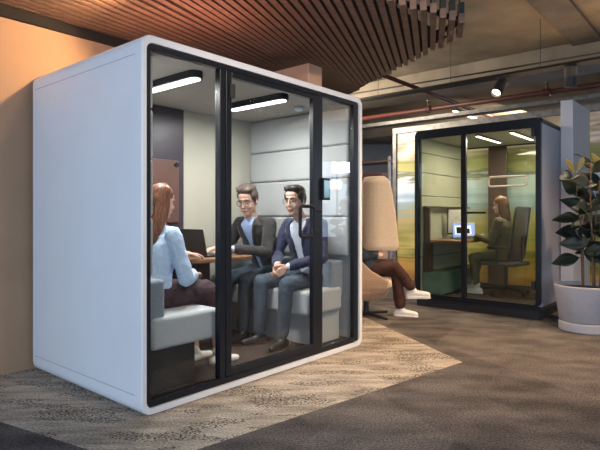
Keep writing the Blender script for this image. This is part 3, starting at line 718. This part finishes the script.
J2 = dict(lean=.15, head=(.235, -.01, SZ+.745), yaw=.22, pitch=.06, sh=[(.12, .19, SZ+.545), (.12, -.19, SZ+.545)], el=[(.20, .27, SZ+.27), (.21, -.25, SZ+.27)],
          wr=[(.425, .065, SZ+.195), (.425, -.045, SZ+.200)], hd=[(.8, -.30, -.55), (.8, .30, -.50)], hn=[(-.2, -1, -.1), (-.2, 1, -.1)], ht=[(.3, 0, 1), (.3, 0, 1)], curl=.6,
          hip=[(.02, .09, SZ+.09), (.02, -.09, SZ+.09)], kn=[(.50, .13, SZ+.055), (.50, -.17, SZ+.055)], an=[(.52, .10, .165), (.52, -.17, .165)], toe=[(1, .15, 0), (1, -.25, 0)])
man('person with dark hair and thin glasses in navy jacket, hands clasped, facing left', (2.02, .39), PI, SZ, .066, J2,
    dict(s=.98, hs=1.05, skin='skin_light', hair='hair_dark', glasses=.0016, shirt='shirt_white', jacket='jacket_navy', trousers='trouser_blue', shoe='leather_black', full=.95))

def woman_pod():
    zs = SZ; s = .90; lean = .09
    T0 = thing('person', 'person with long auburn hair and light blue shirt seen from behind', 'person', (.365, .49, 0), 0)
    T = HM((.10, .0, zs+.71), .05, .10, 0, .90); sh = [(.07, .17, zs+.50), (.07, -.17, zs+.50)]
    el = [(.20, .24, zs+.25), (.15, -.215, zs+.20)]; wr = [(.43, .14, TZ+.05), (.36, -.03, zs+.20)]
    kn = [(.42, .08, zs+.07), (.42, -.10, zs+.07)]; an = [(.44, .06, .155), (.50, -.14, .155)]; hip = [(.02, .08, zs+.08), (.02, -.08, zs+.08)]
    bm = nb(); head_prims(bm, T); chain(bm, [(lean, 0, zs+.50), T @ Vector((-.02, 0, -.05))], [.046, .042]); loft(bm, torso_rings(zs, lean, s, -.02, .95))
    for i in (0, 1):
        chain(bm, [sh[i], el[i], wr[i]], [.036, .032, .021]); chain(bm, [hip[i], kn[i], an[i]], [.065, .046, .032]); hand(bm, wr[i], (1, -.1 if i == 0 else .7, -.1), (0, 0, -1), (0, -1 if i == 0 else 1, 0), .35, .88)
    body = organic('body', bm, 'skin_light', T0, .005, 2); face_parts(body, T, 'hair_auburn')
    long_hair(body, T, 'hair_auburn', .43, -.125, 150, 1, .01)
    bm = nb(); R = torso_rings(zs, lean, s, .016, .98); loft(bm, [(r[0], r[1], r[2]-(.02 if i == 0 else 0), r[3]+(.012 if i < 2 else 0), r[4]+(.012 if i < 2 else 0)) for i, r in enumerate(R[:-1])][1:])
    openshell(bm, [(lean, 0, zs+.50, .062, .075, 6), (lean+.005, 0, zs+.56, .052, .055, 28)], .010, 20)
    for i in (0, 1):
        e, w = Vector(el[i]), Vector(wr[i]); chain(bm, [(lean*.97, sh[i][1]*.45, zs+.51), sh[i], el[i], w+(e-w).normalized()*.04], [.04, .058, .056, .040], 14)
    organic('shirt', bm, 'blouse_blue', T0, .0065, 1, .010, 15)
    bm = nb(); ell(bm, (-.0, 0, zs+.085), (.135, .175, .105)); chain(bm, [hip[0], kn[0]], [.105, .085]); chain(bm, [hip[1], kn[1]], [.105, .088]); chain(bm, [(.1, 0, zs+.08), (.40, 0, zs+.06)], [.09, .07])
    for i in (0, 1): chain(bm, [kn[i], an[i][:2]+(.30,)], [.08, .06])
    organic('skirt', bm, 'skirt_plum', T0, .008, 2, .010, 13)
    for i in (0, 1): shoe(T0, an[i], (1, -.15 if i else .1, 0), 'sneaker_white')
woman_pod()
# ------------------------------------------------------------ dark booth
BU, BV0, BV1, BH, BD = 4.45, -.89, .66, 2.26, 1.52
bt = thing('phone_booth', 'black-framed glass work booth with sage interior behind the white pod', 'office pod', (BU, BV0, 0)); BWD = BV1-BV0
def BB(nm, x0, x1, y0, y1, z0, z1, m_, bv=.003, par=None): return obj(nm, box(nb(), x0, x1, y0, y1, z0, z1), m_, par or bt, bevel=bv)
BB('plinth', .02, BD-.02, .02, BWD-.02, 0, .10, 'black_matte', .004)
BB('booth_floor', .0, BD, .0, BWD, .10, .14, 'black_frame', .006)
BB('floor_mat', .05, BD-.05, .05, BWD-.05, .1405, .148, 'dark_carpet', 0)
bm = nb(); r = [(y, z) for y, z in rrect(0, BWD, BH-.3, BH, .06, 6)]
BB('roof', .0505, BD, .0, BWD, BH-.06, BH, 'black_frame', .02)
BB('ceiling_panel', .05, BD-.05, .05, BWD-.05, BH-.085, BH-.061, 'sage_panel', 0)
BB('right_wall', .05, BD, 0, .05, .141, BH-.061, 'booth_side', .004)
BB('left_wall', .05, BD, BWD-.05, BWD, .141, BH-.061, 'black_frame', .004)
for z0, z1 in ((.15, .62), (.63, 1.42), (1.425, 1.72), (1.725, 1.98), (1.985, 2.17)):
    BB('wall_pad', .055, BD-.06, BWD-.075, BWD-.051, z0, z1, 'sage_panel', .008)
bm = nb(); ro, ri = rrect(0, BWD, .141, BH, .07, 6), rrect(.058, BWD-.048, .165, BH-.11, .03, 6)
q = [[bm.verts.new((x, y, z)) for y, z in c] for x, c in ((0, ro), (.0499, ro), (.0499, ri), (0, ri))]
for i in range(4): bridge(bm, q[i], q[(i+1) % 4])
box(bm, .001, .049, .86, .925, .160, BH-.105)
obj('front_frame', bm, 'black_frame', bt, bevel=.006)
obj('glass_pane', box(nb(), .02, .028, .925, BWD-.05, .166, BH-.111), 'glass_booth', bt)
dr = obj('door_glass', box(nb(), .012, .020, .065, .858, .168, BH-.113), 'glass_booth', bt)
bm = nb(); tube(bm, [(.012, .84, 1.20), (-.035, .84, 1.20), (-.035, .60, 1.20)], .013, 8); obj('door_handle', bm, 'black_frame', dr)
for z in (.33, 2.05): obj('hinge', box(nb(), -.006, .03, .062, .10, z, z+.10), 'black_matte', dr, bevel=.003)
bm = nb(); tube(bm, [(.006, y, z) for y, z in rrect(.15, .58, 1.505, 1.615, .03, 4)], .0105, 8, closed=True); obj('glass_reflection', bm, 'reflection_cream', dr)  # cream loop modelled in place of a lamp reflection on the glass
bm = nb(); box(bm, BD-.05, BD, 0.05, .10, .141, BH-.061); box(bm, BD-.05, BD, .10, BWD-.05, .141, .18); box(bm, BD-.05, BD, .10, BWD-.05, BH-.10, BH-.061); obj('rear_frame', bm, 'black_frame', bt)
BB('rear_panel', BD-.05, BD, .885, 1.145, .181, BH-.101, 'booth_brown', .004)
for y0, y1 in ((.10, .884), (1.146, BWD-.05)): obj('glass_pane', box(nb(), BD-.03, BD-.022, y0, y1, .181, BH-.101), 'glass_booth', bt)
for y in (.38, .80):
    f = obj('ceiling_light', box(nb(), .25, 1.05, y, y+.05, BH-.105, BH-.086), 'black_frame', bt); obj('diffuser', box(nb(), .26, 1.04, y+.006, y+.044, BH-.109, BH-.1055), 'lamp_warm', f)
area('booth_led', W(BU+.65, BV0+.62, BH-.12), W(BU+.65, BV0+.62, 0), .8, .4, 24, (1, .84, .62))
BB('left_cabinet', .06, .46, BWD-.34, BWD-.077, .15, .44, 'sage_dark', .02); BB('rear_cabinet', .47, 1.44, BWD-.30, BWD-.077, .15, .44, 'sage_dark', .02)
# desk
dk = thing('booth_desk', 'light wooden desk with dark side panel inside the dark booth', 'desk', (BU+.10, BV1-.58, .149))
obj('desktop', box(nb(), 0, 1.33, 0, .49, .665, .70), 'wood_top', dk, bevel=.006)
dk_s = obj('side_panel', box(nb(), 0, .03, .38, .49, .30, .664), 'booth_brown', dk, bevel=.003)
obj('hutch_top', box(nb(), -.035, 1.33, .43, .49, 1.121, 1.14), 'booth_brown', dk, bevel=.003); obj('upright', box(nb(), -.035, -.001, .40, .49, .10, 1.12), 'booth_brown', dk, bevel=.003)
DZ = .149+.701
mo = thing('desk_monitor', 'dark framed monitor leaning at the back of the booth desk', 'monitor', (BU+.74, BV1-.24, DZ), .62)
T = Matrix.Rotation(-.10, 4, 'Y')
obj('monitor_frame', box(nb(), -.012, .012, -.13, .13, .06, .42, T), 'booth_brown', mo, bevel=.003); obj('screen', box(nb(), -.0145, -.0125, -.112, .112, .08, .40, T), 'paper', mo)
bm = nb()
R = random.Random(9)
for i in range(9): z = .11+.027*i; y = R.uniform(-.09, 0); box(bm, -.0158, -.0148, y, y+R.uniform(.03, .09), z, z+.006, T)
obj('drawing_lines', bm, 'metal_grey', mo)
obj('stand', (lambda b: (box(b, -.06, .10, -.07, .07, 0, .012), box(b, .0, .02, -.02, .02, .012, .12), b)[-1])(nb()), 'booth_brown', mo, bevel=.002)
lp = laptop('laptop', 'open laptop with a bright picture window on the booth desk', (BU+.60, BV1-.45, DZ+.001), .35+0.35, .95, 'screen_blue', 104, 'metal_grey')
T = Matrix.Translation((.109, 0, .012)) @ Matrix.Rotation(math.radians(14), 4, 'Y')
bm = nb(); box(bm, -.0026, -.0016, -.10, .12, .05, .17, T); sw = obj('picture_window', bm, 'screen_white', lp)
bm = nb(); box(bm, -.0036, -.0027, .02, .10, .06, .15, T); box(bm, -.0036, -.0027, -.08, -.02, .06, .13, T); obj('pictures', bm, 'iris', lp)
# task chair
oc = thing('task_chair', 'grey mesh-back office chair under the woman in the booth', 'chair', (5.20, -.25, .149), PI/2-.12)
bm = nb(); R_ = []
for z, x in ((.46, -.13), (.62, -.175), (.80, -.19), (1.00, -.215), (1.12, -.25)):
    w = .20 if z < 1.1 else .19; R_.append([bm.verts.new((x-.03*math.cos(a*1.3)+.03+ (0 if 1 else 0), w*a, z)) for a in (-1, -.6, -.2, .2, .6, 1)])
for i in range(4): bridge(bm, R_[i], R_[i+1], False)
ob = obj('backrest', bm, 'mesh_fabric', oc, smooth=True); md = ob.modifiers.new('s', 'SOLIDIFY'); md.thickness = .02
bm = nb(); tube(bm, [(-.145-.12*(z-.45), y, z) for y, z in rrect(-.20, .20, .45, 1.12, .05, 4)], .012, 6, closed=True); tube(bm, [(-.23, 0, .75), (-.20, 0, .42), (0, 0, .36)], .02, 8); obj('back_frame', bm, 'black_matte', oc)
obj('seat', box(nb(), -.22, .24, -.23, .23, .375, .43), 'seat_grey', oc, bevel=.025, seg=3)
obj('gas_column', tube(nb(), [(0, 0, .06), (0, 0, .374)], .025, 12), 'black_matte', oc)
for sd in (-1, 1): obj('armrest', (lambda b: (box(b, -.12, .12, sd*.25-.03, sd*.25+.03, .60, .625), tube(b, [(0, sd*.25, .60), (0, sd*.25, .41), (0, sd*.18, .39)], .014, 8), b)[-1])(nb()), 'black_matte', oc, bevel=.004)
for k in range(5):
    a = 2*PI*k/5+.3; L_ = obj('leg', tube(nb(), [(0, 0, .085), (.29*math.cos(a), .29*math.sin(a), .058)], [.024, .015], 8), 'black_matte', oc)
    obj('caster', tube(nb(), [(.29*math.cos(a)-.012*math.sin(a), .29*math.sin(a)+.012*math.cos(a), .0285), (.29*math.cos(a)+.012*math.sin(a), .29*math.sin(a)-.012*math.cos(a), .0285)], .028, 12), 'black_matte', L_)

def simple_person(label, loc, rot, zs, s, J, st):
    T0 = thing('person', label, 'person', (loc[0], loc[1], 0), rot); lean = J['lean']; T = HM(J['head'], J.get('yaw', 0), J.get('pitch', 0), 0, .92*s)
    bm = nb(); head_prims(bm, T); chain(bm, [(lean*s, 0, zs+.55*s), T @ Vector((-.02, 0, -.05))], [.048, .045]); loft(bm, torso_rings(zs, lean, s, -.02, .95))
    for i in (0, 1):
        chain(bm, [J['sh'][i], J['el'][i], J['wr'][i]], [.036, .032, .021]); chain(bm, [J['hip'][i], J['kn'][i], J['an'][i]], [.065, .046, .032]); hand(bm, J['wr'][i], J['hd'][i], J['hn'][i], J['ht'][i], .4, .9)
    body = organic('body', bm, 'skin_light', T0, .0055, 2); face_parts(body, T, st['hair'], st.get('glasses')); long_hair(body, T, st['hair'], st.get('drop', .24), -.08, 90, 4)
    bm = nb(); R = torso_rings(zs, lean, s, .010, 1.0); loft(bm, R[:-1])
    openshell(bm, [(lean*s, 0, zs+.55*s, .066, .078, 6), (lean*s+.006, 0, zs+.61*s, .056, .06, 25)], .012, 20)
    for i in (0, 1):
        e, w = Vector(J['el'][i]), Vector(J['wr'][i]); chain(bm, [(lean*.97*s, J['sh'][i][1]*.45, zs+.56*s), J['sh'][i], e, w+(e-w).normalized()*.03], [.042, .060, .052, .038], 14)
    organic('jumper' if st['top'] == 'dark_knit' else 'jacket', bm, st['top'], T0, .008, 1, .008, 14)
    bm = nb(); legs(bm, J['hip'], J['kn'], J['an2'], st.get('lr', (.085, .064, .05)), zs, s); organic('trousers', bm, st['trousers'], T0, .008, 2, .008, 14)
    for i in (0, 1): shoe(T0, J['an'][i], J['toe'][i], st['shoe'], True)
    return T0
zs = .149+.435
J3 = dict(lean=.02, head=(.05, 0, zs+.70), yaw=.12, pitch=.08, sh=[(.02, .165, zs+.50), (.02, -.165, zs+.50)], el=[(.10, .21, zs+.26), (.10, -.21, zs+.25)], wr=[(.33, .13, DZ+.05), (.33, -.10, DZ+.05)],
          hd=[(1, -.1, -.1), (1, .1, -.1)], hn=[(0, 0, -1)]*2, ht=[(0, -1, 0), (0, 1, 0)], hip=[(.02, .085, zs+.08), (.02, -.085, zs+.08)], kn=[(.37, .12, zs+.03), (.37, -.09, zs+.03)],
          an=[(.32, .12, .25), (.44, -.09, .25)], an2=[(.32, .12, .29), (.44, -.09, .29)], toe=[(1, 0, 0), (1, 0, -.02)])
simple_person('person with long brown hair in olive jacket seated at the booth desk', (5.16, -.245), PI/2, zs, .93, J3, dict(hair='hair_brown', top='olive_cloth', trousers='olive_cloth', shoe='sneaker_white', glasses=.002))

# ------------------------------------------------------------ high-back lounge chair and sitter
CH = (3.445, .745, 0); CR = -PI/2+.55
lc = thing('lounge_chair', 'tan felt high-back lounge chair with pale hood hiding its sitter', 'chair', CH, CR)
# local x forward, y left; viewer sees the right side (-y)
def ushape(bm, rows, th, n=22):
    """rows of (z, back x, front x, half width): U plan open to +x"""
    O, I = [], []
    for z, xb, xf, hw in rows:
        path = []; r = min(hw, .22)
        path.append((xf, -hw)); m_ = 5
        for k in range(m_): path.append((xf+(xb+r-xf)*(k+1)/m_, -hw))
        for k in range(1, 9): a = -PI/2-PI/2*k/8*1.0; path.append((xb+r+r*math.cos(a), -hw+r+r*math.sin(a)))
        full = path+[(x, -y) for x, y in path[::-1]]
        cx = (xb+xf)/2; o = []; i_ = []
        for k, (x, y) in enumerate(full):
            p0 = Vector(full[max(k-1, 0)]); p1 = Vector(full[min(k+1, len(full)-1)]); t_ = p1-p0
            nrm = Vector((-t_.y, t_.x)).normalized() if t_.length > 1e-6 else Vector((0, 1)); c_ = Vector((cx+.05, 0))
            if nrm.dot(c_-Vector((x, y))) < 0: nrm = -nrm
            o.append(bm.verts.new((x, y, z))); q = Vector((x, y))+nrm*th; i_.append(bm.verts.new((q.x, q.y, z)))
        O.append(o); I.append(i_)
    N_ = len(O[0])
    for i in range(len(O)-1):
        bridge(bm, O[i], O[i+1], False); bridge(bm, I[i+1], I[i], False)
        bm.faces.new((O[i][0], O[i+1][0], I[i+1][0], I[i][0])); bm.faces.new((O[i+1][-1], O[i][-1], I[i][-1], I[i+1][-1]))
    for a, b in ((O[0], I[0]), (O[-1], I[-1])):
        for k in range(N_-1): bm.faces.new((a[k], b[k], b[k+1], a[k+1]))
    return bm
bm = nb(); ushape(bm, [(.30, -.26, .22, .30), (.36, -.29, .25, .33), (.45, -.31, .25, .345), (.56, -.32, .06, .345), (.70, -.33, -.08, .34), (1.0, -.34, -.10, .335), (1.58, -.36, -.12, .32)], .045)
o = organic('shell', bm, 'shell_felt', lc, .011, 3)
bm = nb(); ushape(bm, [(.78, -.07, .30, .375), (.82, -.08, .325, .385), (1.2, -.08, .29, .375), (1.54, -.08, .23, .36), (1.60, -.06, .17, .34)], .05)
for v in bm.verts: v.co.x += .04
organic('hood', bm, 'hood_felt', lc, .011, 3)
bm = nb()
for k, (z, x0, x1, y) in enumerate([(.20, -.10, .10, .16), (.24, -.20, .20, .25), (.30, -.26, .28, .31), (.345, -.27, .32, .32)]): pass
loft(bm, [(.0, 0, .19, .10, .14), (.01, 0, .23, .22, .25), (.0, 0, .30, .26, .31), (.0, 0, .345, .27, .315)]); organic('seat_bowl', bm, 'shell_felt', lc, .012, 3)
obj('seat_cushion', box(nb(), -.24, .29, -.27, .27, .35, .45), 'hood_felt', lc, bevel=.04, seg=4)
obj('pedestal', tube(nb(), [(0, 0, .03), (0, 0, .21)], .03, 14), 'black_matte', lc)
for k in range(4):
    a = PI/4+PI/2*k; obj('foot', tube(nb(), [(0, 0, .035), (.34*math.cos(a), .34*math.sin(a), .014)], [.02, .012], 8), 'black_matte', lc)
zs = .452
J4 = dict(lean=.07, head=(.12, 0, zs+.70), yaw=0, pitch=.1, sh=[(.03, .165, zs+.50), (.03, -.165, zs+.50)], el=[(.0, .22, zs+.26), (.0, -.22, zs+.26)], wr=[(.12, .06, zs+.27), (.13, -.06, zs+.26)],
          hd=[(.4, -1, .1), (.4, 1, .1)], hn=[(0, 0, -1)]*2, ht=[(0, -1, 0), (0, 1, 0)], hip=[(.02, .085, zs+.08), (.02, -.085, zs+.08)], kn=[(.34, .02, zs+.06), (.31, -.07, zs+.155)],
          an=[(.40, .06, .105), (.53, .03, .33)], an2=[(.39, .06, .135), (.505, .02, .355)], toe=[(1, -.25, 0), (1, -.25, .06)])
simple_person('person in brown trousers and white sneakers sitting cross-legged in the hooded chair', CH[:2], CR, zs, .93, J4, dict(hair='hair_brown', top='dark_knit', trousers='trouser_brown', shoe='sneaker_white', lr=(.085, .066, .068)))

# ------------------------------------------------------------ rubber plant
px_, py_ = 2.90, 5.34
pt = thing('plant_pot', 'round pale grey floor pot holding the rubber plant', 'plant pot', (px_, py_, 0), 0, grid=False)
bm = nb(); lathe(bm, [(.235, 0), (.245, .01), (.245, .085), (.238, .095)], 48); obj('saucer_base', bm, 'pot_grey', pt, smooth=False, bevel=.003)
bm = nb(); lathe(bm, [(.225, .096), (.240, .105), (.285, .44), (.288, .455), (.285, .462), (.268, .462), (.262, .45), (.255, .40), (.22, .40)], 48); obj('pot_body', bm, 'pot_grey', pt, smooth=True)
bm = nb(); lathe(bm, [(.05, .401), (.248, .405), (.244, .425), (.10, .435), (.001, .438)], 32); obj('soil', bm, 'soil', pt)
pl = thing('rubber_plant', 'tall rubber plant with large dark oval leaves in grey pot', 'plant', (px_, py_, .438), 0, grid=False)
R = random.Random(11); bmD, bmY = nb(), nb()
def leaf(bm, base, d, up, L, Wd, bend):
    d = d.normalized(); sd = d.cross(up).normalized(); up = sd.cross(d).normalized(); pet = .03; rows = []
    n = 9
    for i in range(n+1):
        t = i/n; w = Wd*(math.sin(PI*min(1, t*.96+.02)**.85))*(1 if t < .97 else .4)
        c = base+d*(pet+L*t)-up*(bend*L*t*t); rows.append([c-sd*w+up*w*.22, c-sd*w*.5+up*w*.07, c, c+sd*w*.5+up*w*.07, c+sd*w+up*w*.22])
    V = [[bm.verts.new(q) for q in r] for r in rows]; Vb = [[bm.verts.new(q-up*.0025) for q in r] for r in rows]
    for i in range(n): bridge(bm, V[i], V[i+1], False); bridge(bm, Vb[i+1], Vb[i], False)
    for i in range(n): bm.faces.new((V[i][0], V[i+1][0], Vb[i+1][0], Vb[i][0])); bm.faces.new((V[i+1][-1], V[i][-1], Vb[i][-1], Vb[i+1][-1]))
    tube(bm, [base, base+d*(pet+.01)], .004, 5)
stems = [((-.02, .0), (-.10, -.02), 1.16), ((.05, -.04), (.03, -.06), 1.28), ((.10, .03), (.17, .02), 1.22), ((.02, .08), (.05, .13), 1.05), ((.13, -.05), (.27, -.08), 1.0)]
for si, (a, b, H_) in enumerate(stems):
    P = [Vector((a[0]+(b[0]-a[0])*t**1.4+.012*math.sin(5*t+si), a[1]+(b[1]-a[1])*t**1.4, -.02+H_*t)) for t in [k/10 for k in range(11)]]
    obj('stem', tube(nb(), P, [.011-.006*k/10 for k in range(11)], 8), 'stem_brown', pl, smooth=True)
    n = 10; ph = R.uniform(0, 6)
    for k in range(n):
        t = .30+.68*k/(n-1); i0 = min(9, int(t*10)); q = P[i0].lerp(P[i0+1], t*10-i0); ph += 2.4+R.uniform(-.3, .3)
        el = .1+.9*max(0, t-.6)+R.uniform(-.35, .45); L = R.uniform(.20, .29)*(1 if t < .9 else .8)
        d = Vector((math.cos(ph)*math.cos(el), math.sin(ph)*math.cos(el), math.sin(el)))
        upv = Vector((R.uniform(-1, .8), R.uniform(-1.3, .2), R.uniform(.1, .7)))
        leaf(bmD, q, d, upv, L, L*R.uniform(.29, .35), R.uniform(.05, .45))
    if si in (0, 2):
        q = P[-1]
        for k in range(2): leaf(bmY, q, Vector((-.6 if k else .35, -.2, .9)), Vector((0, -1, .3)), .17, .036, .1)
obj('foliage', bmD, 'leaf_dark', pl, smooth=True); obj('young_leaves', bmY, 'leaf_young', pl, smooth=True)
